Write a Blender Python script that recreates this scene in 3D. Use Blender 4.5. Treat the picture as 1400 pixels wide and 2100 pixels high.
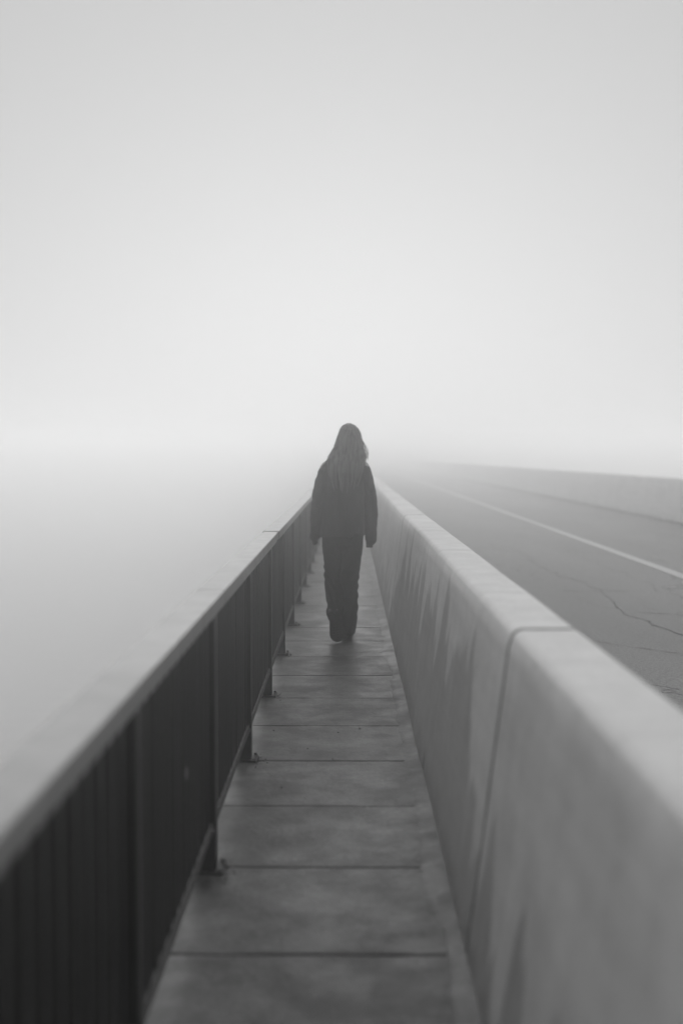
import bpy, bmesh, math, random
from mathutils import Vector, Matrix, noise as mn

random.seed(7)
for o in list(bpy.data.objects):
    bpy.data.objects.remove(o)
S = bpy.context.scene
COL = S.collection
R = math.radians

# ------------------------------------------------------------------ camera
EYE = 1.42
F = 2545.0 / 2100.0
cam = bpy.data.cameras.new('camera')
cam.sensor_fit = 'VERTICAL'
cam.sensor_height = 36.0
cam.lens = 36.0 * F
cam.clip_start = 0.05
cam.clip_end = 2000
cam.dof.use_dof = True
cam.dof.focus_distance = 7.6
cam.dof.aperture_fstop = 1.35
co = bpy.data.objects.new('camera', cam)
COL.objects.link(co)
co.location = (0, 0, EYE)
pitch = math.atan(115 / 2545.0)
yaw = math.atan(14 / 2545.0)
co.rotation_euler = (R(90) - pitch, 0, yaw)
S.camera = co

# ------------------------------------------------------------------ world
W = bpy.data.worlds.new("World")
S.world = W
W.use_nodes = True
nt = W.node_tree
nt.nodes.clear()
def N(t, nt_, **kw):
    n = nt_.nodes.new(t)
    for k, v in kw.items():
        setattr(n, k, v)
    return n
SUN_EL, SUN_AZ = R(3), R(-1)           # sun straight ahead, veiled by the fog
out = N('ShaderNodeOutputWorld', nt)
bg = N('ShaderNodeBackground', nt)
bg.inputs['Strength'].default_value = 0.1
nt.links.new(bg.outputs[0], out.inputs[0])
sky = N('ShaderNodeTexSky', nt, sky_type='NISHITA')
sky.sun_disc = False
sky.sun_elevation = SUN_EL
sky.sun_rotation = SUN_AZ
sky.dust_density = 6
bw = N('ShaderNodeRGBToBW', nt)
nt.links.new(sky.outputs[0], bw.inputs[0])
def M(op, a, b=None, c=None, tree=nt, clamp=False):
    n = tree.nodes.new('ShaderNodeMath')
    n.operation = op
    n.use_clamp = clamp
    for i, v in enumerate((a, b, c)):
        if v is None:
            continue
        if isinstance(v, (int, float)):
            n.inputs[i].default_value = v
        else:
            tree.links.new(v, n.inputs[i])
    return n.outputs[0]
tc = N('ShaderNodeTexCoord', nt)
d0 = Vector((0.0, 1.0, 0.0)).normalized()
dot = N('ShaderNodeVectorMath', nt, operation='DOT_PRODUCT')
nrm = N('ShaderNodeVectorMath', nt, operation='NORMALIZE')
nt.links.new(tc.outputs['Generated'], nrm.inputs[0])
nt.links.new(nrm.outputs[0], dot.inputs[0])
dot.inputs[1].default_value = d0
dp = M('MAXIMUM', dot.outputs['Value'], 0.0)
SKY_BASE, SKY_WIDE, SKY_GLOW = 4.4, 0.0, 2.4
glow = M('POWER', dp, 11.0)
wide = M('POWER', dp, 2.0)
v = M('MULTIPLY_ADD', glow, SKY_GLOW, SKY_BASE)
v = M('MULTIPLY_ADD', wide, SKY_WIDE, v)
v = M('MULTIPLY_ADD', bw.outputs[0], 0.05, v)
# an overcast sky brightens evenly towards the zenith (CIE overcast law, softened)
sz = N('ShaderNodeSeparateXYZ', nt)
nt.links.new(nrm.outputs[0], sz.inputs[0])
zen = N('ShaderNodeMapRange', nt, interpolation_type='SMOOTHSTEP')
for i_, x_ in zip((1, 2, 3, 4), (0.30, 1.0, 0.0, 1.2)):
    zen.inputs[i_].default_value = x_
nt.links.new(sz.outputs[2], zen.inputs[0])
v = M('ADD', v, zen.outputs[0])
nt.links.new(v, bg.inputs['Color'])

sun = bpy.data.lights.new('sun', 'SUN')
sun.energy = 1.0
sun.angle = R(80)
sun.color = (1, 1, 1)   # black-and-white photograph
so = bpy.data.objects.new('sun', sun)
COL.objects.link(so)
so.location = (0, 30, 40)
sd = Vector((math.sin(SUN_AZ) * math.cos(SUN_EL), math.cos(SUN_AZ) * math.cos(SUN_EL), math.sin(SUN_EL)))
so.rotation_euler = sd.to_track_quat('Z', 'Y').to_euler()

S.view_settings.view_transform = 'Standard'
S.view_settings.look = 'None'
S.view_settings.gamma = 1
S.view_settings.use_curve_mapping = False
S.view_settings.exposure = 0.0
S.render.engine = 'CYCLES'
S.cycles.use_denoising = True
S.cycles.max_bounces = 14
S.cycles.volume_bounces = 12
S.cycles.diffuse_bounces = 3
S.cycles.sample_clamp_indirect = 4

# ------------------------------------------------------------------ materials
class MT:
    def __init__(s, name):
        s.m = bpy.data.materials.new(name)
        s.m.use_nodes = True
        s.t = s.m.node_tree
        s.b = s.t.nodes['Principled BSDF']
        s.pos = s.t.nodes.new('ShaderNodeNewGeometry').outputs['Position']
        s.obj = s.t.nodes.new('ShaderNodeTexCoord').outputs['Object']
    def scaled(s, vec, sc):
        n = s.t.nodes.new('ShaderNodeVectorMath'); n.operation = 'MULTIPLY'
        s.t.links.new(vec, n.inputs[0]); n.inputs[1].default_value = sc
        return n.outputs[0]
    def noise(s, sc=1.0, detail=4, rough=0.55, vec=None, dist=0.0):
        n = s.t.nodes.new('ShaderNodeTexNoise')
        n.inputs['Detail'].default_value = detail
        n.inputs['Roughness'].default_value = rough
        n.inputs['Distortion'].default_value = dist
        v = vec if vec is not None else s.pos
        if isinstance(sc, tuple):
            v = s.scaled(v, sc); n.inputs['Scale'].default_value = 1.0
        else:
            n.inputs['Scale'].default_value = sc
        s.t.links.new(v, n.inputs['Vector'])
        return n.outputs[0]
    def math(s, op, a, b=None, c=None, clamp=False):
        return M(op, a, b, c, tree=s.t, clamp=clamp)
    def ramp(s, v, a, b, lo=0.0, hi=1.0):
        n = s.t.nodes.new('ShaderNodeMapRange')
        n.interpolation_type = 'SMOOTHSTEP'
        for i, x in zip((1, 2, 3, 4), (a, b, lo, hi)):
            n.inputs[i].default_value = x
        s.t.links.new(v, n.inputs[0])
        return n.outputs[0]
    def xyz(s):
        n = s.t.nodes.new('ShaderNodeSeparateXYZ')
        s.t.links.new(s.pos, n.inputs[0])
        return n.outputs
    def color(s, v):
        if isinstance(v, (int, float)):
            s.b.inputs['Base Color'].default_value = (v, v, v, 1)
        else:
            s.t.links.new(v, s.b.inputs['Base Color'])
    def bump(s, h, strength=0.3, dist=0.002):
        n = s.t.nodes.new('ShaderNodeBump')
        n.inputs['Strength'].default_value = strength
        n.inputs['Distance'].default_value = dist
        s.t.links.new(h, n.inputs['Height'])
        s.t.links.new(n.outputs[0], s.b.inputs['Normal'])
    def set(s, **kw):
        for k, v in kw.items():
            k = k.replace('_', ' ')
            if isinstance(v, (int, float, tuple)):
                s.b.inputs[k].default_value = v
            else:
                s.t.links.new(v, s.b.inputs[k])

def mat_walk():
    m = MT('walkway_concrete')
    big = m.noise(1.7, 5, 0.6, dist=0.6)
    str_ = m.noise(11.0, 6, 0.7)
    fine = m.noise(48.0, 4, 0.75)
    grit = m.noise(150.0, 1, 0.5)
    blot = m.ramp(m.noise(3.4, 6, 0.62, dist=0.8), 0.50, 0.72)
    c = m.ramp(big, 0.36, 0.64, 0.040, 0.130)
    c = m.math('MULTIPLY', c, m.ramp(str_, 0.35, 0.65, 0.76, 1.22))
    c = m.math('MULTIPLY', c, m.ramp(fine, 0.35, 0.65, 0.74, 1.26))
    c = m.math('MULTIPLY', c, m.math('MULTIPLY_ADD', blot, -0.5, 1.0))
    sp = m.ramp(grit, 0.70, 0.78)
    c = m.math('MULTIPLY_ADD', sp, 0.10, c)
    X, Y, Z = m.xyz()
    # dirt collected along the foot of the parapet and round the railing side
    edge = m.math('MULTIPLY', m.ramp(X, 0.20, 0.33), m.ramp(m.noise(7.0, 5, 0.6), 0.32, 0.56))
    c = m.math('MULTIPLY', c, m.math('MULTIPLY_ADD', edge, -0.62, 1.0))
    edge2 = m.math('MULTIPLY', m.ramp(X, -0.36, -0.47), m.ramp(m.noise(4.0, 5, 0.6), 0.40, 0.60))
    c = m.math('MULTIPLY', c, m.math('MULTIPLY_ADD', edge2, -0.4, 1.0))
    m.color(c)
    m.set(Roughness=m.math('MULTIPLY_ADD', m.ramp(m.noise(5.0, 5, 0.6), 0.35, 0.65), 0.14, m.ramp(blot, 0, 1, 0.38, 0.30)))
    h = m.math('ADD', m.math('MULTIPLY', fine, 0.6), m.math('MULTIPLY', m.noise(38.0, 4, 0.65), 1.2))
    m.bump(h, 0.6, 0.004)
    return m.m

def mat_barrier(far=False):
    m = MT('parapet_concrete_far' if far else 'parapet_concrete')
    X, Y, Z = m.xyz()
    cloud = m.noise(1.3, 5, 0.6, dist=0.4)
    fine = m.noise(90.0, 4, 0.65)
    streak = m.noise((3.0, 11.0, 0.7), 5, 0.6)
    c = m.ramp(cloud, 0.3, 0.7, 0.56, 0.62)
    c = m.math('MULTIPLY', c, m.ramp(fine, 0.35, 0.65, 0.91, 1.08))
    c = m.math('MULTIPLY', c, m.ramp(m.noise(6.0, 6, 0.7), 0.35, 0.65, 0.92, 1.06))
    c = m.math('MULTIPLY', c, m.ramp(m.noise((1.0, 0.8, 16.0), 3, 0.6), 0.35, 0.65, 0.95, 1.04))
    pore = m.ramp(m.noise(55.0, 2, 0.5), 0.70, 0.76)
    c = m.math('MULTIPLY', c, m.math('MULTIPLY_ADD', pore, -0.35, 1.0))
    c = m.math('MULTIPLY', c, m.ramp(streak, 0.35, 0.7, 1.02, 0.95))
    if not far:
        # damp rising stain with a jagged, peaked upper edge
        pk = m.noise((0.0, 2.9, 0.10), 3, 0.55)
        pk2 = m.noise((0.0, 13.0, 0.25), 3, 0.6)
        top = m.math('MULTIPLY_ADD', pk, 1.5, -0.14)
        top = m.math('MULTIPLY_ADD', pk2, 0.16, top)
        env = m.math('MULTIPLY', m.ramp(Y, 3.5, 4.2), m.ramp(Y, 10.15, 9.2))
        top = m.math('MULTIPLY_ADD', m.math('SUBTRACT', 1.0, env), -0.42, top)
        dz = m.math('SUBTRACT', top, Z)
        damp = m.ramp(dz, -0.01, 0.05)
        vs = m.noise((0.0, 26.0, 0.5), 4, 0.6)
        damp = m.math('MULTIPLY', damp, m.ramp(vs, 0.25, 0.6, 0.7, 1.0))
        side = m.ramp(X, 0.47, 0.455)
        damp = m.math('MULTIPLY', damp, side)
        c = m.math('MULTIPLY', c, m.math('MULTIPLY_ADD', damp, -0.42, 1.0))
        # pale runs
        run = m.math('MULTIPLY', m.ramp(m.noise((0.0, 17.0, 0.22), 2, 0.5), 0.62, 0.72), side)
        c = m.math('MULTIPLY', c, m.math('MULTIPLY_ADD', run, 0.13, 1.0))
    foot = m.math('MULTIPLY', m.ramp(Z, 0.16, 0.0), m.ramp(m.noise((1.0, 6.0, 9.0), 4, 0.6), 0.3, 0.6))
    c = m.math('MULTIPLY', c, m.math('MULTIPLY_ADD', foot, -0.35, 1.0))
    m.color(c)
    m.set(Roughness=0.42)
    m.bump(m.math('ADD', fine, m.math('MULTIPLY', m.noise(14.0, 3, 0.5), 2.0)), 0.35, 0.002)
    return m.m

def mat_asphalt():
    m = MT('asphalt')
    g1 = m.noise(120.0, 2, 0.6)
    g2 = m.noise(42.0, 4, 0.7)
    big = m.noise((0.55, 0.12, 1.0), 4, 0.55)
    c = m.ramp(big, 0.35, 0.65, 0.075, 0.130)
    c = m.math('MULTIPLY', c, m.ramp(g2, 0.38, 0.62, 0.55, 1.55))
    chips = m.ramp(g1, 0.60, 0.74)
    c = m.math('MULTIPLY_ADD', chips, 0.12, c)
    # wandering cracks
    n = m.t.nodes.new('ShaderNodeTexVoronoi'); n.feature = 'DISTANCE_TO_EDGE'
    w = m.t.nodes.new('ShaderNodeTexNoise'); w.inputs['Scale'].default_value = 2.5; w.inputs['Detail'].default_value = 5
    m.t.links.new(m.pos, w.inputs['Vector'])
    a = m.t.nodes.new('ShaderNodeVectorMath'); a.operation = 'MULTIPLY_ADD'
    m.t.links.new(w.outputs['Color'], a.inputs[0]); a.inputs[1].default_value = (0.9, 0.9, 0)
    m.t.links.new(m.pos, a.inputs[2])
    b = m.scaled(a.outputs[0], (0.85, 0.22, 0.0))
    m.t.links.new(b, n.inputs['Vector']); n.inputs['Scale'].default_value = 1.0
    cr = m.ramp(n.outputs['Distance'], 0.012, 0.002)
    cr = m.math('MULTIPLY', cr, m.ramp(m.noise(0.6, 3), 0.42, 0.55))
    c = m.math('MULTIPLY', c, m.math('MULTIPLY_ADD', cr, -0.75, 1.0))
    m.color(c)
    m.set(Roughness=0.5, Specular_IOR_Level=0.5)
    h = m.math('SUBTRACT', m.math('ADD', g1, g2), m.math('MULTIPLY', cr, 2.0))
    m.bump(h, 1.0, 0.008)
    return m.m

def mat_paint_line():
    m = MT('road_paint')
    w = m.ramp(m.noise(60.0, 4, 0.7), 0.35, 0.6, 0.40, 0.68)
    m.color(w); m.set(Roughness=0.6); m.bump(m.noise(200.0, 2), 0.4, 0.002)
    return m.m

def mat_dark_steel():
    m = MT('dark_painted_steel')
    c = m.ramp(m.noise(9.0, 5, 0.6), 0.3, 0.7, 0.008, 0.014)
    sp = m.ramp(m.noise(260.0, 2, 0.6), 0.68, 0.76)
    c = m.math('MULTIPLY_ADD', sp, 0.025, c)
    m.color(c); m.set(Roughness=0.34, Specular_IOR_Level=0.45); m.bump(m.noise(120.0, 3), 0.15, 0.001)
    return m.m
def mat_cap():
    m = MT('weathered_metal_cap')
    c = m.ramp(m.noise(11.0, 5, 0.6), 0.3, 0.7, 0.22, 0.27)
    m.color(c); m.set(Metallic=0.0, Roughness=m.ramp(m.noise(8.0, 4), 0.3, 0.7, 0.28, 0.34))
    m.bump(m.noise(60.0, 3), 0.04, 0.0005)
    return m.m
def mat_rust_rail():
    m = MT('chipped_rail_steel')
    c = m.ramp(m.noise(70.0, 5, 0.7), 0.42, 0.60, 0.05, 0.20)
    m.color(c); m.set(Roughness=0.6); m.bump(m.noise(90.0, 3), 0.4, 0.002)
    return m.m
def mat_plain(name, lo, hi, sc=20.0, rough=0.8, spec=0.3, bump=0.3, bd=0.002, stretch=None):
    m = MT(name)
    c = m.ramp(m.noise(stretch if stretch else sc, 4, 0.6), 0.3, 0.7, lo, hi)
    m.color(c); m.set(Roughness=rough, Specular_IOR_Level=spec)
    if bump: m.bump(m.noise(sc * 6, 3), bump, bd)
    return m.m
def mat_knit():
    m = MT('knit_wool')
    w = m.t.nodes.new('ShaderNodeTexWave'); w.inputs['Scale'].default_value = 45; w.inputs['Distortion'].default_value = 1.5
    m.t.links.new(m.obj, w.inputs['Vector'])
    c = m.ramp(m.noise((14.0, 14.0, 3.0), 4, 0.6, vec=m.obj), 0.3, 0.7, 0.014, 0.030)
    m.color(c); m.set(Roughness=0.95, Specular_IOR_Level=0.1, Sheen_Weight=0.15)
    m.bump(m.math('ADD', w.outputs['Fac'], m.noise(300.0, 2, vec=m.obj)), 0.4, 0.002)
    return m.m
def mat_water():
    m = MT('grey_water')
    m.color(0.42); m.set(Roughness=0.3, Specular_IOR_Level=0.5)  # paler than real water: bright fog below is put into its colour
    m.bump(m.noise((0.5, 0.9, 1.0), 5, 0.6), 0.5, 0.15)
    return m.m

WALK = mat_walk(); WALL = mat_barrier(); WALLF = mat_barrier(True); ASPH = mat_asphalt(); LINE = mat_paint_line()
STEEL = mat_dark_steel(); CAP = mat_cap(); RUST = mat_rust_rail(); WATER = mat_water(); KNIT = mat_knit()
MORTAR = mat_plain('rough_mortar', 0.05, 0.13, 5.0, 0.5, 0.4, 0.5, 0.002)
DECK = mat_plain('deck_concrete', 0.03, 0.06, 6.0)
CLOTH = mat_plain('dark_twill', 0.006, 0.011, 30.0, 0.92, 0.15, 0.2, 0.001)
SKIN = mat_plain('skin', 0.30, 0.36, 20.0, 0.55, 0.4, 0.1, 0.0005)
HAIR = mat_plain('brown_hair', 0.035, 0.17, 8.0, 0.42, 0.5, 0.0, stretch=(60.0, 60.0, 3.0))
SHOE = mat_plain('black_leather', 0.035, 0.05, 30.0, 0.5, 0.4, 0.2, 0.001)
SOLE = mat_plain('dark_rubber', 0.008, 0.014, 40.0, 0.8, 0.3, 0.5, 0.002)
LEAF = mat_plain('dry_leaf_litter', 0.04, 0.16, 30.0, 0.9)
JOINT_SHADE = mat_plain('joint_shade', 0.13, 0.20, 30.0, 0.8, 0.2)
CRACK = mat_plain('crack_tar', 0.010, 0.018, 20.0, 0.8, 0.2)
GRIT = mat_plain('pale_grit', 0.35, 0.6, 50.0, 0.8)
PALE = mat_plain('pale_plastic', 0.35, 0.5, 30.0, 0.5)

# ------------------------------------------------------------------ mesh helpers
def mesh_obj(name, verts, faces, mat, parent=None, smooth=False, loc=None):
    me = bpy.data.meshes.new(name)
    me.from_pydata([tuple(v) for v in verts], [], faces)
    me.materials.append(mat)
    if smooth:
        me.polygons.foreach_set('use_smooth', [True] * len(me.polygons))
    me.update()
    o = bpy.data.objects.new(name, me)
    COL.objects.link(o)
    if parent: o.parent = parent
    if loc: o.location = loc
    return o
def link_mesh(name, me, parent=None, loc=(0, 0, 0)):
    o = bpy.data.objects.new(name, me)
    COL.objects.link(o)
    if parent: o.parent = parent
    o.location = loc
    return o
def tag(o, label=None, cat=None, group=None, kind=None):
    if label: o['label'] = label
    if cat: o['category'] = cat
    if group: o['group'] = group
    if kind: o['kind'] = kind
    return o
def empty(name, loc=(0, 0, 0)):
    o = bpy.data.objects.new(name, None); COL.objects.link(o); o.location = loc
    o.empty_display_size = 0.1
    return o
BOXF = [(0, 3, 2, 1), (4, 5, 6, 7), (0, 1, 5, 4), (1, 2, 6, 5), (2, 3, 7, 6), (3, 0, 4, 7)]
class MB:
    def __init__(s): s.v, s.f = [], []
    def box(s, x0, x1, y0, y1, z0, z1):
        b = len(s.v)
        s.v += [(x0, y0, z0), (x1, y0, z0), (x1, y1, z0), (x0, y1, z0), (x0, y0, z1), (x1, y0, z1), (x1, y1, z1), (x0, y1, z1)]
        s.f += [tuple(b + i for i in f) for f in BOXF]
    def add(s, verts, faces):
        b = len(s.v); s.v += list(verts); s.f += [tuple(b + i for i in f) for f in faces]
    def build(s, name, mat, parent=None, smooth=False, loc=None):
        return mesh_obj(name, s.v, s.f, mat, parent, smooth, loc)
def bevel(o, w, seg=2):
    bm = bmesh.new(); bm.from_mesh(o.data)
    bmesh.ops.bevel(bm, geom=bm.edges[:], offset=w, segments=seg, affect='EDGES', profile=0.6)
    bm.to_mesh(o.data); bm.free()
    return o
def prism(profile, ys, fn=None, caps=True):
    """sweep a closed x-z profile along y stations; fn(x,y,z,iy)->(x,y,z)"""
    n = len(profile); V = []; Fc = []
    for iy, y in enumerate(ys):
        for (x, z) in profile:
            V.append(fn(x, y, z, iy) if fn else (x, y, z))
    for i in range(len(ys) - 1):
        for j in range(n):
            k = (j + 1) % n
            Fc.append((i * n + j, i * n + k, (i + 1) * n + k, (i + 1) * n + j))
    if caps:
        Fc.append(tuple(range(n - 1, -1, -1)))
        Fc.append(tuple((len(ys) - 1) * n + j for j in range(n)))
    return V, Fc

Y0, Y1 = -9.96, 205.0

# ------------------------------------------------------------------ setting: water, deck, road
MB_ = MB(); MB_.add([(-140, -60, 0), (160, -60, 0), (160, 260, 0), (-140, 260, 0)], [(0, 1, 2, 3)])
tag(MB_.build('water', WATER, loc=(0, 0, -6.5)), kind='structure')
m = MB(); m.box(-0.63, 7.55, Y0, Y1, -0.75, -0.066)
tag(m.build('bridge_deck', DECK), kind='structure')
m = MB(); m.box(0.60, 7.06, Y0, Y1, -0.06, -0.001)
tag(m.build('road', ASPH), kind='structure')
m = MB(); m.box(3.86, 4.02, Y0 + 1, Y1 - 1, 0.001, 0.005)
tag(m.build('lane_marking', LINE), kind='structure')

# cracks wandering across the near lane
def crack(pix, w, seed):
    P = []
    for (px, py) in pix:
        Z = 3614.0 / (py - 935); P.append(Vector(((px - 714) * Z / 2545, Z, 0)))
    pts_ = []
    for a_, b_ in zip(P[:-1], P[1:]):
        n_ = max(2, int((b_ - a_).length / 0.05))
        for i_ in range(n_): pts_.append(a_.lerp(b_, i_ / n_))
    V, Fc = [], []
    for i_, p in enumerate(pts_):
        j = 0.10 * mn.noise(Vector((i_ * 0.13, seed, 0))) + 0.04 * mn.noise(Vector((i_ * .7, seed, 3)))
        ww = w * max(0.12, 0.6 + 1.1 * mn.noise(Vector((i_ * 0.3, seed, 9)))) * 0.5
        V += [(p.x + j, p.y + j * .6 - ww, 0.0012), (p.x + j + ww * .4, p.y + j * .6 + ww, 0.0012)]
    for i_ in range(len(pts_) - 1):
        Fc.append((2 * i_, 2 * i_ + 2, 2 * i_ + 3, 2 * i_ + 1))
    return mesh_obj('crack', V, Fc, CRACK, bpy.data.objects['road'])
CR = [((1120, 1172), (1180, 1190), (1225, 1208), (1250, 1228), (1268, 1250), (1300, 1268), (1345, 1283), (1400, 1303), (1470, 1335)),
      ((1160, 1132), (1210, 1150), (1270, 1172), (1310, 1190), (1360, 1215), (1440, 1240)), ((1288, 1258), (1340, 1259), (1440, 1262)), ((1150, 1212), (1240, 1213), (1330, 1211)),
      ((1210, 1310), (1300, 1330), (1420, 1342)), ((1000, 1112), (1060, 1130), (1120, 1172))]
for i_, c_ in enumerate(CR): crack(c_, (0.06, 0.045, 0.035, 0.03, 0.015, 0.055)[i_], i_ * 7.7)

# walkway: one slab per joint, groove cut narrow and recessed
walk = empty('walkway', (0, 0, 0)); tag(walk, kind='structure')
bed = MB(); bed.box(-0.60, 0.36, Y0, Y1, -0.064, -0.014)
bed.build('bedding', DECK, walk)
SL = 0.75
def slab_mesh(seed):
    """a cast slab with softly worn, slightly uneven edges, top at z=0"""
    rnd = random.Random(seed)
    g = 0.0032
    y0, y1 = g, SL - g
    x0, x1 = -0.595, 0.345
    NX = 34
    xs = [x0 + (x1 - x0) * i / NX for i in range(NX + 1)]
    rows = [(y0, -0.012), (y0, -0.004), (y0 + 0.004, 0), (y0 + 0.02, 0), (y0 + 0.25, 0), (y0 + .5, 0), (y1 - 0.02, 0), (y1 - 0.004, 0), (y1, -0.004), (y1, -0.012)]
    V = []
    for r, (y, z) in enumerate(rows):
        for x in xs:
            wob = 0.0022 * mn.noise(Vector((x * 14, seed * 3.1 + (0 if r < 5 else 9), 0)))
            chip = max(0, mn.noise(Vector((x * 22, seed * 5.7 + (0 if r < 5 else 5), 2))) - 0.42) * 0.012
            yy, zz = y, z
            if r in (0, 1, 2): yy = y + wob * 0.6 + chip
            if r in (7, 8, 9): yy = y + wob * 0.6 - chip
            if r in (1, 8): zz = z - chip * 0.2
            zz += 0.0012 * mn.noise(Vector((x * 4, y * 4 + seed, 1))) if z == 0 else 0
            V.append((x, yy, zz))
    Fc = []
    n = NX + 1
    for r in range(len(rows) - 1):
        for i in range(NX):
            Fc.append((r * n + i, r * n + i + 1, (r + 1) * n + i + 1, (r + 1) * n + i))
    me = bpy.data.meshes.new('concrete_slab')
    me.from_pydata(V, [], Fc); me.materials.append(WALK)
    me.polygons.foreach_set('use_smooth', [True] * len(me.polygons)); me.update()
    return me
slabs = [slab_mesh(i) for i in range(9)]
k0 = -7
k = k0
while 3.475 + k * SL < Y1 - 1:
    o = link_mesh('concrete_slab', slabs[(k * 5) % 9 if k > 16 else (k + 7) % 9], walk, (0, 3.475 + k * SL, 0.0009 * math.sin(k * 2.3)))
    k += 1

# rough mortar bead along the foot of the parapet, covering the ends of the joints
def mortar():
    V, Fc = [], []
    ys = []
    y = -1.0
    while y < 45:
        ys.append(y); y += 0.03 if y < 14 else 0.12
    us = [0, .2, .45, .7, 1.0]
    for y in ys:
        w = 0.080 + 0.055 * mn.noise(Vector((y * 1.3, 0, 0))) + 0.02 * mn.noise(Vector((y * 7, 3, 0)))
        h = 0.006 + 0.006 * mn.noise(Vector((y * 2.2, 5, 0))) 
        for u in us:
            x = 0.338 - w * (1 - u)
            z = 0.0005 + (0.0015 + (h + 0.006) * u ** 1.5) * (1 if u > 0 else 0) + 0.0015 * abs(mn.noise(Vector((x * 20, y * 7, 0)))) * (1 if u > 0 else 0)
            if u == 0: z = -0.004
            V.append((x, y, z))
    n = len(us)
    for i in range(len(ys) - 1):
        for j in range(n - 1):
            Fc.append((i * n + j, i * n + j + 1, (i + 1) * n + j + 1, (i + 1) * n + j))
    return mesh_obj('mortar_bead', V, Fc, WALK, walk, True)
mortar()

# ------------------------------------------------------------------ parapets
def arc(cx, cz, r, a0, a1, n):
    return [(cx + r * math.cos(R(a0 + (a1 - a0) * i / n)), cz + r * math.sin(R(a0 + (a1 - a0) * i / n))) for i in range(n + 1)]
PH = 0.94
def near_profile():
    p = []
    zs = [-0.05, 0.0, 0.02, 0.04, 0.06, 0.08, 0.10, 0.14, 0.2, 0.3, 0.4, 0.5, 0.6, 0.7, 0.8, 0.86, 0.895]
    for z in zs:
        p.append((0.33 + 0.130 * max(z, 0), z))
    p += arc(0.452 + 0.034, PH - 0.034, 0.034, 176, 90, 6)
    p += [(0.52, PH), (0.56, PH), (0.60, PH)]
    p += arc(0.643 - 0.022, PH - 0.022, 0.022, 90, 2, 4)
    p += [(0.655, 0.7), (0.675, 0.35), (0.70, 0.0), (0.70, -0.05)]
    return p[::-1]
def segment(name, y0, y1, prof, base_x, mat, parent, notches=(), grooves=(), sgn=1, fine=True, bm_notch=True):
    st = set()
    gap = 0.007
    a, b = y0 + gap, y1 - gap
    y = a
    step = 0.05 if fine else 0.4
    while y < b - 1e-6:
        st.add(round(y, 4)); y += step
    st.add(round(b, 4))
    for e in (0.004, 0.010, 0.018, 0.03):
        st.add(round(a + e, 4)); st.add(round(b - e, 4))
    for n_ in notches:
        for e in (-0.035, -0.022, -0.01, 0, .01, 0.022, 0.035): st.add(round(n_ + e, 4))
    for g_ in grooves:
        for e in (-0.007, -0.0025, 0.0025, 0.007): st.add(round(g_ + e, 4))
    ys = sorted(st)
    midx = sum(p[0] for p in prof) / len(prof)
    def fn(x, y, z, iy):
        e = min(y - a, b - y)
        # worn arris at the joints
        if e < 0.0175:
            k = 1.0 if e < 0.0041 else max(0, 1 - (e - 0.0041) / 0.0060)
            x += (0.016 if x < midx else -0.016) * k * (1 if abs(x - midx) > 0.03 else 0)
            if z > 0.90: z -= 0.016 * k
        inner = (x - midx) * sgn < 0 and z < 0.9
        if bm_notch and inner and z < 0.085 and e < 0.012:
            x += 0.05 * sgn
        for n_ in notches:
            w = 0.030 * max(0.0, 1 - z / 0.095)
            if inner and z < 0.09 and abs(y - n_) <= w:
                x += 0.05 * sgn * (1 - z / 0.1)
        for g_ in grooves:
            if abs(y - g_) < 0.003 and z > 0.90:
                z -= 0.004; 
        w = 0.0035 * mn.noise(Vector((y * 0.9, z * 1.5, 4))) + 0.0012 * mn.noise(Vector((y * 5, z * 6, 1)))
        x += w
        if z > 0.9: z += 0.0025 * mn.noise(Vector((y * 1.3, 8, x * 3)))
        if fine and z > 0.915: # small arris chips
            c = max(0, mn.noise(Vector((y * 9, 2, x * 8))) - 0.45)
            z -= 0.012 * c
        return (x, y, z)
    V, Fc = prism(prof, ys, fn)
    o = mesh_obj(name, V, Fc, mat, parent, True)
    if bm_notch:   # joint rebate faces painted darker to stand in for its shade
        o.data.materials.append(JOINT_SHADE)
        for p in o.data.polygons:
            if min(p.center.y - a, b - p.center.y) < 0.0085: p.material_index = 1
    return o
JL = 6.7
par = empty('concrete_parapet', (0.5, 3.44, 0))
tag(par, 'pale concrete parapet wall beside the footpath, with dark damp stains and vertical joints', 'parapet', 'concrete parapet walls of the bridge')
def rel(o, p):
    o.matrix_parent_inverse = Matrix.Translation(-Vector(p.location)); return o
NP = near_profile()
segs = {-2: ((), ()), -1: ((2.35,), ()), 0: ((5.5, 8.6), (4.33, 6.31, 8.0)), 1: ((11.7, 14.8), (10.75, 13.1)), 2: ((17.9, 21.0), (19.2,))}
i = -2
while 3.44 + (i + 1) * JL < Y1:
    ya = 3.44 + i * JL
    if i <= 3:
        nn, gg = segs.get(i, ((), ()))
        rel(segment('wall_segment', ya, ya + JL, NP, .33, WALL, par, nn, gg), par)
        if i == 3:
            shared = segment('wall_segment', 0, JL, NP, .33, WALL, par, (), (), fine=False)
            shared_me = shared.data
            bpy.data.objects.remove(shared)
    else:
        o = link_mesh('wall_segment', shared_me, par, (-0.5, ya - 3.44, 0))
    i += 1

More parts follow.
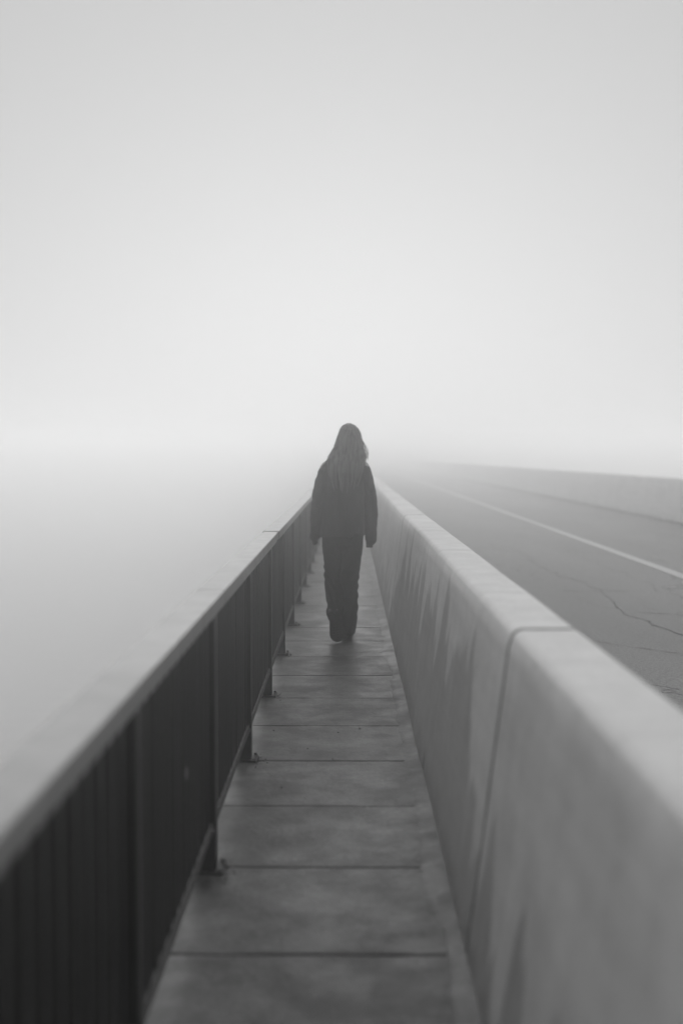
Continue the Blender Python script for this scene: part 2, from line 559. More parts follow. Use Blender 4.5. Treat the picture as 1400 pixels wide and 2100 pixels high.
def far_profile():
    p = [(6.95, -0.05), (6.95, 0.0), (6.95, .035), (6.955, 0.10), (7.00, 0.30), (7.02, 0.6), (7.035, 0.88)]
    p += arc(7.04 + 0.03, PH - 0.03, 0.03, 176, 90, 3)
    p += arc(7.24 - 0.02, PH - 0.02, 0.02, 90, 0, 3)
    p += [(7.30, 0.5), (7.36, 0.0), (7.36, -0.05)]
    return p[::-1]
fp = empty('concrete_parapet', (7.1, 26.0, 0))
tag(fp, 'concrete parapet wall along the far side of the road, fading into fog', 'parapet', 'concrete parapet walls of the bridge')
FL = 3.25
fm = segment('wall_segment', 0, FL, far_profile(), 6.95, WALLF, fp, (), (), fine=False, bm_notch=False)
fme = fm.data; bpy.data.objects.remove(fm)
i = -10
while 26 + (i + 1) * FL < Y1:
    link_mesh('wall_segment', fme, fp, (-7.1 + random.uniform(-.004, .004), i * FL, 0)); i += 1
# dark bits along the far gutter, drawing its shade gap and dirt
gm = MB()
rg = random.Random(3)
for q in range(1500):
    y = rg.uniform(12, 75); cl = mn.noise(Vector((y * 0.5, 0, 0)))
    if cl < -0.25 and rg.random() < .7: continue
    x = 6.945 - abs(rg.gauss(0, 0.05)); s = rg.uniform(0.006, 0.022)
    gm.box(x - s, min(x + s, 6.948), y - s * 2, y + s * 2, 0.0008, 0.003 + s * 0.6)
tag(gm.build('gutter_shade_dirt', LEAF), 'thin line of dark bits drawn as shade and dirt along the foot of the far parapet', 'debris', kind='stuff')

# ------------------------------------------------------------------ railing
rail = empty('metal_railing', (-0.49, 4.17, 0))
tag(rail, 'dark metal railing of close upright bars under a flat top rail, left of the footpath', 'railing')
def rp(o):
    return rel(o, rail)
BAY = 1.545
P0 = 4.17
# top rail sections
def cap_section(y0, y1, sleeve=False):
    x0, x1, z0, z1 = -0.556, -0.449, 0.876, 0.932
    if sleeve: x0 += .004; x1 -= .004; z0 += .004; z1 -= .004
    r = 0.006
    prof = arc(x1 - r, z0 + r, r, -90, 0, 2) + arc(x1 - r, z1 - r, r, 0, 90, 3) + arc(x0 + r, z1 - r, r, 90, 180, 3) + arc(x0 + r, z0 + r, r, 180, 270, 2)
    V, Fc = prism(prof, [y0, y1])
    o = mesh_obj('splice_sleeve' if sleeve else 'top_rail', V, Fc, CAP, rail)
    for p in o.data.polygons: p.use_smooth = False
    return rp(o)
js = [-2.2, 1.40, 4.51, 7.80]
cap_pairs = [(-2.2, 1.40), (1.406, 4.507), (4.517, 7.80)]
sleeves = [(1.30, 1.5), (4.40, 4.62), (7.78, 8.10)]
y = 8.06
nxt = [10.9, 14.0, 17.1]
while y < Y1 - 4:
    y2 = nxt.pop(0) if nxt else y + 3.09
    cap_pairs.append((y, y2)); sleeves.append((y2 - .1, y2 + .1)); y = y2 + 0.006
for a, b in cap_pairs: cap_section(a, b)
for a, b in sleeves[:14]: cap_section(a, b, True)
END = y
# posts
pm = MB(); pm.box(-0.528, -0.451, 0, 0.075, 0.010, 0.8755)
post0 = pm.build('post', STEEL); bevel(post0, 0.004, 2); pme = post0.data; bpy.data.objects.remove(post0)
bm_ = MB(); bm_.box(-0.548, -0.425, -0.030, 0.105, 0.0005, 0.0098)
bp0 = bm_.build('base_plate', STEEL); bevel(bp0, 0.0025, 1); bme = bp0.data; bpy.data.objects.remove(bp0)
bolt = bpy.data.meshes.new('bolt')
b_ = bmesh.new(); bmesh.ops.create_cone(b_, cap_ends=True, segments=6, radius1=0.008, radius2=0.008, depth=0.008)
b_.to_mesh(bolt); b_.free(); bolt.materials.append(RUST)
pk = MB(); pk.box(-0.502, -0.468, -0.018, 0.018, 0.137, 0.8757)
pk0 = pk.build('baluster', STEEL); bevel(pk0, 0.002, 1); kme = pk0.data; bpy.data.objects.remove(pk0)
posts = []
n = -4
while P0 + n * BAY < END - 0.3:
    posts.append(P0 + n * BAY); n += 1
NB = 14
count = 0
rest = MB()
jr = random.Random(5)
for yp in posts:
    o = link_mesh('post', pme, rail, (0.49, yp - 4.17, 0))
    pl = link_mesh('base_plate', bme, rail, (0.49, yp - 4.17, 0))
    if -1 < yp < 16:
        for bx, by in ((-0.437, -0.018), (-0.437, 0.092)):
            link_mesh('bolt', bolt, pl, (bx, by, 0.0148))
    step = BAY / NB
    for q in range(1, NB):
        yc = yp + 0.0375 + q * step
        if yc > END - .1: break
        if count < 296 and yp > -2.1:
            o = link_mesh('baluster', kme, rail, (0.49 + jr.uniform(-.0012, .0012), yc - 4.17 + jr.uniform(-.003, .003), 0))
            o.rotation_euler = (jr.uniform(-.0018, .0018), 0, jr.uniform(-.06, .06) * 0)
            count += 1
        elif yp > 0:
            rest.box(-0.502, -0.468, yc - .018, yc + .018, 0.137, 0.8757)
o = rp(rest.build('distant_balusters', STEEL, rail)); o['kind'] = 'stuff'
# bottom rail pieces, one per bay, with a bolt head at each post
for a, b in zip(posts[:-1], posts[1:]):
    if a > 110: break
    g = MB(); g.box(-0.4678, -0.4600, a + 0.0755, b - 0.0005, 0.134, 0.172)
    o = g.build('bottom_rail', RUST, rail); bevel(o, 0.002, 1); rp(o)
    if a < 15:
        h = link_mesh('bolt', bolt, rail, (0.49 - 0.4560, b - 0.03 - 4.17, 0.153)); h.rotation_euler = (0, R(90), 0)
g = MB(); g.box(-0.506, -0.4610, [p for p in posts if p > 110][0], END - .4, 0.134, 0.172)
rp(g.build('bottom_rail', RUST, rail))
g = MB(); g.box(-0.4675, -0.4660, 3.529, 3.559, 0.487, 0.520)
o = rp(bevel(g.build('paint_chip', PALE, rail), 0.0006, 1)); o['label'] = 'tiny pale chip on one dark bar of the railing'

# ------------------------------------------------------------------ person
def frame_rings(pts, seg=28, flat=2.0):
    """pts: (x,y,z,rx,ry); rings perpendicular to the path, rx across x, ry in the other direction"""
    C = [Vector(p[:3]) for p in pts]
    V, Fc = [], []
    for i, p in enumerate(pts):
        t = (C[min(i + 1, len(C) - 1)] - C[max(i - 1, 0)]).normalized()
        ax = Vector((1, 0, 0)); ax = (ax - t * ax.dot(t)).normalized()
        ay = t.cross(ax).normalized()
        for k in range(seg):
            a = 2 * math.pi * k / seg
            ca, sa = math.cos(a), math.sin(a)
            V.append(C[i] + ax * (p[3] * ca) + ay * (p[4] * sa))
    for i in range(len(pts) - 1):
        for k in range(seg):
            k2 = (k + 1) % seg
            Fc.append((i * seg + k, i * seg + k2, (i + 1) * seg + k2, (i + 1) * seg + k))
    Fc.append(tuple(range(seg - 1, -1, -1)))
    Fc.append(tuple((len(pts) - 1) * seg + k for k in range(seg)))
    return V, Fc
def interp(pts, n=4):
    """Catmull-Rom through tuples"""
    out_ = []
    P = [pts[0]] + list(pts) + [pts[-1]]
    for i in range(1, len(P) - 2):
        for s in range(n):
            t = s / n
            out_.append(tuple(0.5 * ((2 * b) + (-a + c) * t + (2 * a - 5 * b + 4 * c - d) * t * t + (-a + 3 * b - 3 * c + d) * t ** 3)
                              for a, b, c, d in zip(P[i - 1], P[i], P[i + 1], P[i + 2])))
    out_.append(tuple(pts[-1]))
    return out_
def remesh(name, parts, voxel, mat, parent, smooth_it=3, disp=None):
    mb = MB()
    for V, Fc in parts: mb.add(V, Fc)
    o = mb.build(name, mat)
    bm = bmesh.new(); bm.from_mesh(o.data); bmesh.ops.recalc_face_normals(bm, faces=bm.faces[:]); bm.to_mesh(o.data); bm.free()
    md = o.modifiers.new('r', 'REMESH'); md.mode = 'VOXEL'; md.voxel_size = voxel
    dg = bpy.context.evaluated_depsgraph_get()
    me = bpy.data.meshes.new_from_object(o.evaluated_get(dg))
    bpy.data.objects.remove(o)
    bm = bmesh.new(); bm.from_mesh(me)
    for _ in range(smooth_it):
        bmesh.ops.smooth_vert(bm, verts=bm.verts[:], factor=0.5, use_axis_x=True, use_axis_y=True, use_axis_z=True)
    if disp:
        bm.normal_update()
        mv = [(v, v.normal * disp(v.co, v.normal)) for v in bm.verts]
        for v, d in mv: v.co += d
    bm.to_mesh(me); bm.free()
    me.name = name
    me.materials.clear(); me.materials.append(mat)
    me.polygons.foreach_set('use_smooth', [True] * len(me.polygons)); me.update()
    ob = bpy.data.objects.new(name, me); COL.objects.link(ob); ob.parent = parent
    return ob

person = empty('person', (0.0, 9.5, 0.0))
tag(person, 'person with long loose hair in a dark sweater and wide dark trousers, walking away', 'person')

# key joints (person space; y forward, away from the camera)
hipL, hipR = (-0.125, 0.0, 0.86), (0.045, 0.0, 0.86)
kneeL, kneeR = (-0.120, 0.13, 0.47), (0.015, 0.07, 0.47)
ankL, ankR = (-0.090, -0.160, 0.235), (-0.012, 0.10, 0.085)

# --- body: one continuous surface with neck, head, hands and legs
parts = []
parts.append(frame_rings(interp([(-0.042, 0.0, 0.80, .14, .09), (-0.042, 0, 0.90, .15, .10), (-0.040, 0, 1.05, .12, .085), (-0.032, 0, 1.2, .135, .09),
                          (-0.024, 0.0, 1.32, .145, .08), (-0.018, 0.0, 1.38, .08, .06), (-0.008, 0.015, 1.43, .05, .052), (0.0, 0.03, 1.50, .047, .05)], 3), 24))
# head
HC = Vector((0.0, 0.045, 1.560))
def head_part():
    V, Fc = [], []
    nu, nv = 40, 30
    for i in range(nv + 1):
        th = math.pi * i / nv
        for j in range(nu):
            ph = 2 * math.pi * j / nu
            d = Vector((math.sin(th) * math.sin(ph), math.sin(th) * math.cos(ph), math.cos(th)))
            r = Vector((d.x * 0.072, d.y * 0.092, d.z * 0.108))
            if d.z < 0:  # jaw narrows
                r.x *= 1 + 0.28 * d.z; r.y *= 1 + 0.15 * d.z
            def bump(cx, cz, w, h):
                if d.y <= 0: return 0
                return h * math.exp(-((r.x - cx) ** 2 + (r.z - cz) ** 2) / (w * w))
            r.y += bump(0, -0.012, 0.013, 0.020) + bump(0, 0.004, 0.009, 0.010)        # nose
            r.y -= bump(-0.031, 0.010, 0.014, 0.010) + bump(0.031, 0.010, 0.014, 0.010)  # eye sockets
            r.y += bump(-0.031, 0.009, 0.008, 0.006) + bump(0.031, 0.009, 0.008, 0.006)  # lids
            r.y += bump(-0.010, -0.047, 0.010, 0.005) + bump(0.010, -0.047, 0.010, 0.005)
            r.y -= bump(0, -0.051, 0.014, 0.004)
            r.y += bump(0, -0.080, 0.016, 0.008)
            # bowed head
            a = R(-14)
            y_, z_ = r.y * math.cos(a) - r.z * math.sin(a) * -1, r.y * math.sin(a) + r.z * math.cos(a)
            V.append(HC + Vector((r.x, y_, z_)))
    for i in range(nv):
        for j in range(nu):
            k = (j + 1) % nu
            Fc.append((i * nu + j, (i + 1) * nu + j, (i + 1) * nu + k, i * nu + k))
    return V, Fc
parts.append(head_part())
for sx in (-1, 1):  # ears
    parts.append(frame_rings([(sx * 0.070, 0.035, 1.53, .006, .010), (sx * 0.076, 0.033, 1.555, .009, .018), (sx * 0.074, 0.033, 1.585, .006, .012)], 10))
armL = [(-0.10, 0.0, 1.355, .045, .05), (-0.165, 0, 1.335, .046, .046), (-0.195, -0.01, 1.25, .040, .042), (-0.225, -0.02, 1.10, .036, .038), (-0.240, -0.005, 0.98, .032, .034), (-0.252, 0.01, 0.87, .027, .028), (-0.254, 0.015, 0.825, .023, .024)]
armR = [(0.06, 0.0, 1.355, .045, .05), (0.115, 0, 1.335, .046, .046), (0.140, 0.005, 1.25, .040, .042), (0.165, 0.01, 1.10, .036, .038), (0.176, 0.025, 0.98, .032, .034), (0.172, 0.04, 0.87, .027, .028), (0.168, 0.045, 0.815, .023, .024)]
for arm, sx in ((armL, 1), (armR, -1)):
    parts.append(frame_rings(interp(arm, 3), 18))
    w = arm[-1]
    x, y, z = w[0], w[1], w[2]
    # palm, then five separate, unequal, curled fingers
    parts.append(frame_rings([(x, y, z + .01, .014, .024), (x, y + .002, z - .02, .013, .032), (x, y + .004, z - .045, .012, .034), (x, y + .004, z - .060, .010, .030)], 14))
    for f, (fy, L) in enumerate(((-0.025, .044), (-0.008, .050), (0.010, .047), (0.026, .038))):
        yy = y + fy
        parts.append(frame_rings([(x, yy, z - .052, .0078, .0078), (x + sx * .004, yy, z - .052 - L * .45, .0074, .0074),
                                  (x + sx * .016, yy, z - .052 - L * .70, .0068, .0068), (x + sx * .026, yy, z - .052 - L * .55, .0060, .0060)], 8))
    parts.append(frame_rings([(x + sx * .006, y + .024, z - .018, .009, .009), (x + sx * .018, y + .038, z - .038, .0085, .0085), (x + sx * .024, y + .036, z - .060, .0072, .0072)], 8))
for hp, kn, an in ((hipL, kneeL, ankL), (hipR, kneeR, ankR)):
    def L_(a, b, t): return tuple(a[i] + (b[i] - a[i]) * t for i in range(3))
    parts.append(frame_rings([hp + (.075, .085), L_(hp, kn, .35) + (.068, .074), L_(hp, kn, .8) + (.050, .055), kn + (.047, .052), L_(kn, an, .35) + (.044, .050), L_(kn, an, .8) + (.030, .034), an + (.028, .032)], 18))
remesh('body', parts, 0.0055, SKIN, person, 2)

# --- trousers
def wr(a, b, t): return a + (b - a) * t
hips = interp([(-0.050, 0.0, 0.74, .150, .10), (-0.046, -0.004, 0.80, .156, .115), (-0.043, 0, 0.88, .150, .115), (-0.042, 0.0, 1.0, .135, .10)], 3)
legL = interp([(-0.122, 0.0, 0.84, .080, .108), (-0.121, 0.03, 0.70, .079, .098), (-0.119, 0.08, 0.58, .070, .090), (-0.119, 0.115, 0.50, .072, .090), (-0.116, 0.105, 0.435, .070, .088),
               (-0.108, 0.030, 0.365, .065, .088), (-0.102, -0.040, 0.30, .059, .088), (-0.102, -0.095, 0.235, .060, .088), (-0.104, -0.125, 0.185, .060, .084)], 4)
legR = interp([(0.034, 0.0, 0.84, .082, .108), (0.030, 0.02, 0.70, .082, .098), (0.018, 0.05, 0.58, .074, .09), (0.004, 0.07, 0.47, .073, .092), (0.001, 0.07, 0.36, .073, .096),
               (0.002, 0.085, 0.256, .070, .098), (-0.001, 0.10, 0.131, .066, .100), (-0.005, 0.11, 0.045, .060, .102)], 4)
def folds(co, nr):
    z = co.z
    leg = 0 if co.x < -0.045 else 1
    amp = 0.0025 + 0.005 * math.exp(-((z - 0.47) / 0.09) ** 2) * (1.3 if leg == 0 else .5) + 0.004 * math.exp(-((z - 0.2) / 0.12) ** 2)
    q = Vector((co.x * 6 + leg * 10, co.y * 5, z * 22 + co.x * (28 if leg == 0 else -18)))
    d = amp * mn.noise(q) + 0.0025 * mn.noise(Vector((co.x * 26, co.y * 10, z * 5)))
    d += 0.0012 * mn.noise(co * 45)
    return d * 2.4
remesh('trousers', [frame_rings(hips, 30), frame_rings(legL, 28), frame_rings(legR, 28)], 0.0065, CLOTH, person, 3, folds)

# --- sweater
torso = interp([(-0.049, 0.0, 0.802, .171, .120), (-0.049, 0, 0.825, .176, .128), (-0.047, 0, 0.90, .174, .126), (-0.042, 0, 1.02, .166, .116), (-0.035, 0, 1.15, .160, .110),
                (-0.028, -0.002, 1.26, .160, .106), (-0.024, -0.004, 1.325, .152, .092), (-0.022, 0.0, 1.372, .120, .070), (-0.018, 0.004, 1.402, .082, .060), (-0.012, 0.01, 1.435, .058, .056)], 4)
slL = interp([(-0.10, 0.0, 1.352, .050, .055), (-0.158, 0, 1.330, .052, .058), (-0.186, -0.006, 1.265, .054, .058), (-0.205, -0.012, 1.20, .0525, .056), (-0.228, -0.020, 1.08, .048, .054), (-0.243, -0.008, 0.95, .0465, .052),
              (-0.256, 0.006, 0.84, .0425, .048), (-0.2570, 0.010, 0.790, .043, .047), (-0.254, 0.012, 0.768, .026, .033), (-0.2535, 0.012, 0.738, .0265, .033)], 4)
slR = interp([(0.05, 0.0, 1.352, .050, .055), (0.100, 0, 1.330, .052, .058), (0.130, 0.003, 1.270, .053, .057), (0.146, 0.006, 1.21, .050, .056), (0.165, 0.012, 1.12, .049, .054), (0.177, 0.022, 1.01, .047, .052),
              (0.176, 0.034, 0.90, .0450, .050), (0.174, 0.042, 0.810, .0445, .048), (0.170, 0.045, 0.768, .043, .046), (0.163, 0.045, 0.745, .028, .034), (0.162, 0.045, 0.712, .030, .036)], 4)
def sfold(co, nr):
    arm = co.x < -0.205 or co.x > 0.125
    d = 0.004 * mn.noise(Vector((co.x * 9, co.y * 7, co.z * 4)))
    if arm: d += 0.0035 * mn.noise(Vector((co.x * 10, co.y * 10, co.z * 24)))
    d += 0.003 * mn.noise(Vector((co.x * 22, co.y * 12, co.z * 6 + 7)))
    d += 0.0010 * mn.noise(co * 60)
    return d * 1.9
sw = remesh('sweater', [frame_rings(torso, 32), frame_rings(slL, 24), frame_rings(slR, 24)], 0.0065, KNIT, person, 3, sfold)

# --- shoes
def shoe(mat_parent, mtx):
    # local: y from heel (0) to toe (.27), z up, sole bottom at z=0
    L = 0.262
    def half(y):
        t = y / L
        pts_ = [(0, .018), (.05, .030), (.15, .035), (.35, .032), (.55, .040), (.72, .047), (.85, .044), (.94, .033), (1.0, .012)]
        for (a, wa), (b, wb) in zip(pts_[:-1], pts_[1:]):
            if a <= t <= b: return wa + (wb - wa) * (t - a) / (b - a)
        return .012
    def loft(z0f, z1f, grow, name, mat, parent, seg=20):
        V, Fc = [], []
        ys_ = [L * i / 26 for i in range(27)]
        for y_ in ys_:
            w = half(y_) + grow; a, b = z0f(y_), z1f(y_)
            for k in range(seg):
                an = 2 * math.pi * k / seg
                ca, sa = math.cos(an), math.sin(an)
                e = 0.55
                x_ = w * math.copysign(abs(ca) ** e, ca); z_ = (a + b) / 2 + (b - a) / 2 * math.copysign(abs(sa) ** e, sa)
                yy = y_ + (grow if y_ > L * .5 else -grow)
                V.append(mtx @ Vector((x_ * 1.14, yy, z_)))
        n_ = seg
        for i_ in range(len(ys_) - 1):
            for k in range(seg):
                k2 = (k + 1) % seg
                Fc.append((i_ * n_ + k, i_ * n_ + k2, (i_ + 1) * n_ + k2, (i_ + 1) * n_ + k))
        Fc.append(tuple(range(seg - 1, -1, -1))); Fc.append(tuple((len(ys_) - 1) * n_ + k for k in range(seg)))
        return mesh_obj(name, V, Fc, mat, parent, True)
    def topz(y_):
        t = y_ / L
        return 0.030 + 0.068 * max(0, 1 - (t / 0.62) ** 3) ** 0.8 + 0.034 * math.exp(-((t - .72) / .22) ** 2)
    up = loft(lambda y: 0.018, topz, 0.0, 'shoe', SHOE, mat_parent)
    sol = loft(lambda y: 0.0 + 0.006 * max(0, (y / L - .8) / .2) ** 2, lambda y: 0.027 + 0.004 * max(0, y / L - .8), 0.003, 'sole', SOLE, up)
    # tread blocks under the sole
    tr = MB()
    for r_ in range(11):
        yy = 0.022 + r_ * 0.0212
        if 0.085 < yy < 0.115: continue
        w = half(yy) - 0.006
        V = [mtx @ Vector(p) for p in ((-w, yy, .001), (w, yy, .001), (w, yy + .011, .001), (-w, yy + .011, .001), (-w, yy, -.0035), (w, yy, -.0035), (w, yy + .011, -.0035), (-w, yy + .011, -.0035))]
        tr.add(V, BOXF)
    t_ = tr.build('tread_pattern', SOLE, up); t_['kind'] = 'stuff'
    return up
# right foot flat on the ground
shoe(person, Matrix.Translation((-0.020, 0.065, 0.004)) @ Matrix.Rotation(R(-3), 4, 'Z'))
# left foot peeling off: toe on the ground, heel high, sole towards the camera
a = R(-72)
toe = Vector((-0.066, -0.112, 0.028))
mt = Matrix.Translation(toe + Vector((-0.010, 0, 0))) @ Matrix.Rotation(R(-7), 4, 'Y') @ Matrix.Rotation(a, 4, 'X') @ Matrix.Rotation(R(-2), 4, 'Z') @ Matrix.Translation((0, -0.262, 0))
shoe(person, mt)
# settle the toe exactly on the ground
toeobj = [o for o in person.children if o.name.startswith('shoe')][-1]
zmin = min(v.co.z for ob in [toeobj] + list(toeobj.children) for v in ob.data.vertices)
for ob in [toeobj] + list(toeobj.children):
    for v in ob.data.vertices: v.co.z -= zmin - 0.003

# --- hair: a shell following the head and falling over the back, overlaid with fine locks
HP = [  # z, centre x, half width, centre y, half depth
    (1.668, 0.003, 0.020, 0.020, 0.025), (1.655, 0.004, 0.046, 0.018, 0.060), (1.63, 0.007, 0.064, 0.016, 0.088), (1.60, 0.010, 0.076, 0.012, 0.100), (1.565, 0.008, 0.086, 0.006, 0.104),
    (1.53, 0.006, 0.095, 0.000, 0.100), (1.49, 0.005, 0.106, -0.012, 0.090), (1.45, 0.000, 0.124, -0.026, 0.078), (1.415, -0.006, 0.138, -0.048, 0.066), (1.38, -0.016, 0.138, -0.068, 0.056),
    (1.33, -0.021, 0.132, -0.082, 0.050), (1.28, -0.023, 0.124, -0.088, 0.046), (1.22, -0.023, 0.108, -0.090, 0.040), (1.15, -0.023, 0.085, -0.090, 0.034)]
def hp(z):
    if z >= HP[0][0]: return HP[0][1:]
    for p, q in zip(HP[:-1], HP[1:]):
        if q[0] <= z <= p[0]:
            t = (p[0] - z) / (p[0] - q[0]); t = t * t * (3 - 2 * t) * .3 + t * .7
            return tuple(p[i] + (q[i] - p[i]) * t for i in range(1, 5))
    return HP[-1][1:]
def hair_shell():
    V, Fc = [], []
    seg = 72
    zs = [1.670 - 0.006 * i for i in range(64)]  # down to ~1.29
    V.append(Vector((0.003, 0.02, 1.671)))
    for z in zs:
        cx, w, cy, d = hp(z)
        for k in range(seg):
            a_ = math.pi * (k / (seg - 1)) * 1.30 - math.pi * 0.15 + math.pi   # back half plus the sides
            rr = 0.93 + 0.035 * mn.noise(Vector((a_ * 9, z * 2.5, 0))) + 0.02 * mn.noise(Vector((a_ * 26, z * 5, 3)))
            if z > 1.62: rr *= 1
            V.append(Vector((cx + math.cos(a_) * w * rr, cy + math.sin(a_) * d * rr, z)))
    for k in range(seg - 1): Fc.append((0, 1 + k, 2 + k))
    for i_ in range(len(zs) - 1):
        for k in range(seg - 1):
            a0 = 1 + i_ * seg + k
            Fc.append((a0, a0 + seg, a0 + seg + 1, a0 + 1))
    return V, Fc
V, Fc = hair_shell()
hair = mesh_obj('hair', V, Fc, HAIR, person, True)
sol = hair.modifiers.new('s', 'SOLIDIFY'); sol.thickness = 0.012; sol.offset = -1
dg = bpy.context.evaluated_depsgraph_get(); me = bpy.data.meshes.new_from_object(hair.evaluated_get(dg)); hair.modifiers.clear(); hair.data = me
rh = random.Random(11)
locks = MB()
for s_ in range(1500):
    u = rh.random()
    a_ = math.pi + math.pi * (u * 1.28 - 0.14)
    edge = abs(u - 0.5) * 2
    z0 = rh.uniform(1.55, 1.668)
    z1 = rh.uniform(1.165, 1.30) + 0.09 * mn.noise(Vector((math.floor(u * 34) * 2.3, 8, 1))) + 0.05 * (edge ** 2) + 0.03 * mn.noise(Vector((u * 14, 1, 0)))
    if rh.random() < 0.25: z1 = rh.uniform(1.28, 1.42)
    n_ = 15
    ph = rh.uniform(0, 6.28); off = rh.uniform(-0.015, 0.015); lift = rh.uniform(0.955, 1.02)
    clump = 0.05 * mn.noise(Vector((round(u * 26) * 3.3, 0, 7)))
    ci = math.floor(u * 34); cu = (ci + .5 + 0.8 * mn.noise(Vector((ci * 1.7, 4, 4)))) / 34
    rad = rh.uniform(0.0011, 0.0024)
    prev = None; base = len(locks.v)
    for i_ in range(n_):
        t = i_ / (n_ - 1); z = z0 + (z1 - z0) * t
        cx, w, cy, d = hp(z)
        uu = u + (cu - u) * 0.75 * t * t
        aa = math.pi + math.pi * (uu * 1.28 - 0.14) + off * math.sin(t * 6 + ph) + clump * t * .5
        rr = lift + 0.03 * mn.noise(Vector((aa * 9, z * 2.5, 0))) + 0.02 * math.sin(t * 9 + ph) * t
        c = Vector((cx + math.cos(aa) * w * rr, cy + math.sin(aa) * d * rr, z))
        r_ = rad * (1 - 0.75 * t ** 3) * (0.6 + 0.4 * min(1, t * 6))
        for q in range(3):
            an = 2 * math.pi * q / 3 + ph
            locks.v.append(c + Vector((math.cos(an) * r_, math.sin(an) * r_, 0)))
    for i_ in range(n_ - 1):
        for q in range(3):
            q2 = (q + 1) % 3; b0 = base + i_ * 3
            locks.f.append((b0 + q, b0 + q2, b0 + 3 + q2, b0 + 3 + q))
# flyaways along the outline
for s_ in range(90):
    base = len(locks.v); ph = rh.uniform(0, 6); sd_ = rh.choice((-1, 1)); z0 = rh.uniform(1.38, 1.66); ln = rh.uniform(.05, .16)
    for i_ in range(9):
        t = i_ / 8; z = z0 - ln * t; cx, w, cy, d = hp(z)
        x = cx + sd_ * (w * (0.97 + 0.10 * math.sin(t * 2.6 + ph * .2)) + 0.006 * t)
        c = Vector((x, cy - 0.2 * d + 0.01 * math.sin(ph + t * 3), z)); r_ = 0.0009 * (1 - .6 * t)
        for q in range(3):
            an = 2 * math.pi * q / 3; locks.v.append(c + Vector((math.cos(an) * r_, math.sin(an) * r_, 0)))
    for i_ in range(8):
        for q in range(3):
            q2 = (q + 1) % 3; b0 = base + i_ * 3
            locks.f.append((b0 + q, b0 + q2, b0 + 3 + q2, b0 + 3 + q))
# a few loose strands by the right shoulder
for s_ in range(16):
    base = len(locks.v); ph = rh.uniform(0, 6)
    ex = rh.uniform(0.132, 0.150); ez = rh.uniform(1.365, 1.42)
    for i_ in range(12):
        t = i_ / 11
        x = 0.088 + (ex - 0.088) * math.sin(t * math.pi * .62) / math.sin(math.pi * .62) + 0.002 * math.sin(t * 8 + ph)
        c = Vector((x, -0.01 - 0.03 * t, 1.56 + (ez - 1.56) * t)); r_ = 0.0014 * (1 - .6 * t)
        for q in range(3):
            an = 2 * math.pi * q / 3; locks.v.append(c + Vector((math.cos(an) * r_, math.sin(an) * r_, 0)))
    for i_ in range(11):
        for q in range(3):
            q2 = (q + 1) % 3; b0 = base + i_ * 3
            locks.f.append((b0 + q, b0 + q2, b0 + 3 + q2, b0 + 3 + q))
lk = locks.build('strands', HAIR, hair, True); lk['kind'] = 'stuff'

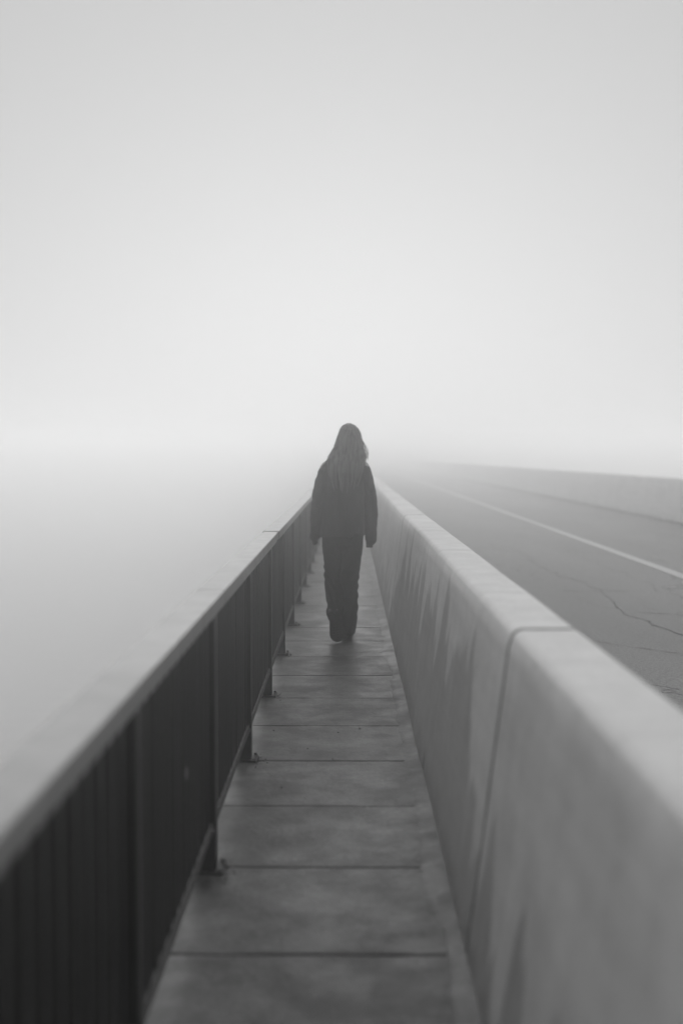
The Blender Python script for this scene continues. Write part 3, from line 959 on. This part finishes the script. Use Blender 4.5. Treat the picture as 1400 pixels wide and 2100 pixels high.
# ------------------------------------------------------------------ small things
lit = MB(); rl = random.Random(21)
def flake(mb, x, y, z, s, rnd, th=0.0012):
    a = rnd.uniform(0, 6.28); t1, t2 = rnd.uniform(-.6, .6), rnd.uniform(-.6, .6)
    rot = Matrix.Rotation(a, 3, 'Z') @ Matrix.Rotation(t1, 3, 'X') @ Matrix.Rotation(t2, 3, 'Y')
    w, l = s * rnd.uniform(.3, .7), s
    V = [rot @ Vector(p) for p in ((-l, 0, 0), (0, -w, th), (l, 0, 0), (0, w, th), (0, 0, -th * 2))]
    zm = min(v.z for v in V)
    V = [(v.x + x, v.y + y, v.z - zm + z) for v in V]
    mb.add(V, [(0, 1, 3), (1, 2, 3), (0, 4, 1), (1, 4, 2), (2, 4, 3), (3, 4, 0)])
for yp in posts:
    if not 0 < yp < 22: continue
    n_ = 45
    for q in range(n_):
        x = -0.424 + abs(rl.gauss(0, 0.016)) if rl.random() < .5 else rl.uniform(-.56, -.43)
        y = yp + rl.gauss(-0.01, 0.05)
        flake(lit, x, y, 0.001 + rl.random() * 0.004, rl.uniform(.002, .006), rl)
tag(lit.build('leaf_litter', LEAF), 'crumbs of dry leaf and dirt gathered round the feet of the railing posts', 'litter', kind='stuff')
gr = MB()
for q in range(420):
    y = rl.uniform(2.2, 12); x = rl.uniform(-.55, .32)
    flake(gr, x, y, 0.0012, rl.choice([.0015, .002, .002, .003, .0045]), rl, 0.001)
tag(gr.build('grit', GRIT), 'pale specks of grit scattered over the footpath slabs', 'grit', kind='stuff')
tw = MB()
for (px, py) in ((560, 1504), (630, 1542), (682, 1564), (575, 1624), (738, 1500), (693, 1508)):
    Zd = EYE * 2545 / (py - 935); x = (px - 714) / 2545 * Zd
    flake(tw, x, Zd, 0.001, .009, rl, .0015)
tag(tw.build('leaf_bits', LEAF), 'few dark leaf bits lying flat on the footpath slabs', 'litter', kind='stuff')
sc_ = MB()
sc_.add([(-.055, -.012, 0), (.05, -.02, .001), (.06, .014, .003), (-.04, .02, .002), (-.055, -.012, -.001), (.05, -.02, -.001), (.06, .014, -.001), (-.04, .02, -.001)], [(0, 1, 2, 3), (7, 6, 5, 4), (0, 4, 5, 1), (1, 5, 6, 2), (2, 6, 7, 3), (3, 7, 4, 0)])
o = sc_.build('paper_scrap', PALE, loc=(3.50, 13.42, 0.002)); o.rotation_euler = (0, 0, 0)
tag(o, 'small pale scrap lying flat on the asphalt near the white road line', 'scrap')

# ------------------------------------------------------------------ haze
hz = MB(); hz.box(-140.5, 160.5, -60.5, 260.5, -7.6, 3.0)
hm = bpy.data.materials.new('haze'); hm.use_nodes = True
ht = hm.node_tree; ht.nodes.clear()
ho = ht.nodes.new('ShaderNodeOutputMaterial'); hv = ht.nodes.new('ShaderNodeVolumePrincipled')
hv.inputs['Color'].default_value = (1.0, 1.0, 1.0, 1)
hv.inputs['Density'].default_value = 0.0265
hv.inputs['Anisotropy'].default_value = 0.88
ht.links.new(hv.outputs[0], ho.inputs['Volume'])
hb = hz.build('haze', hm); tag(hb, kind='stuff')
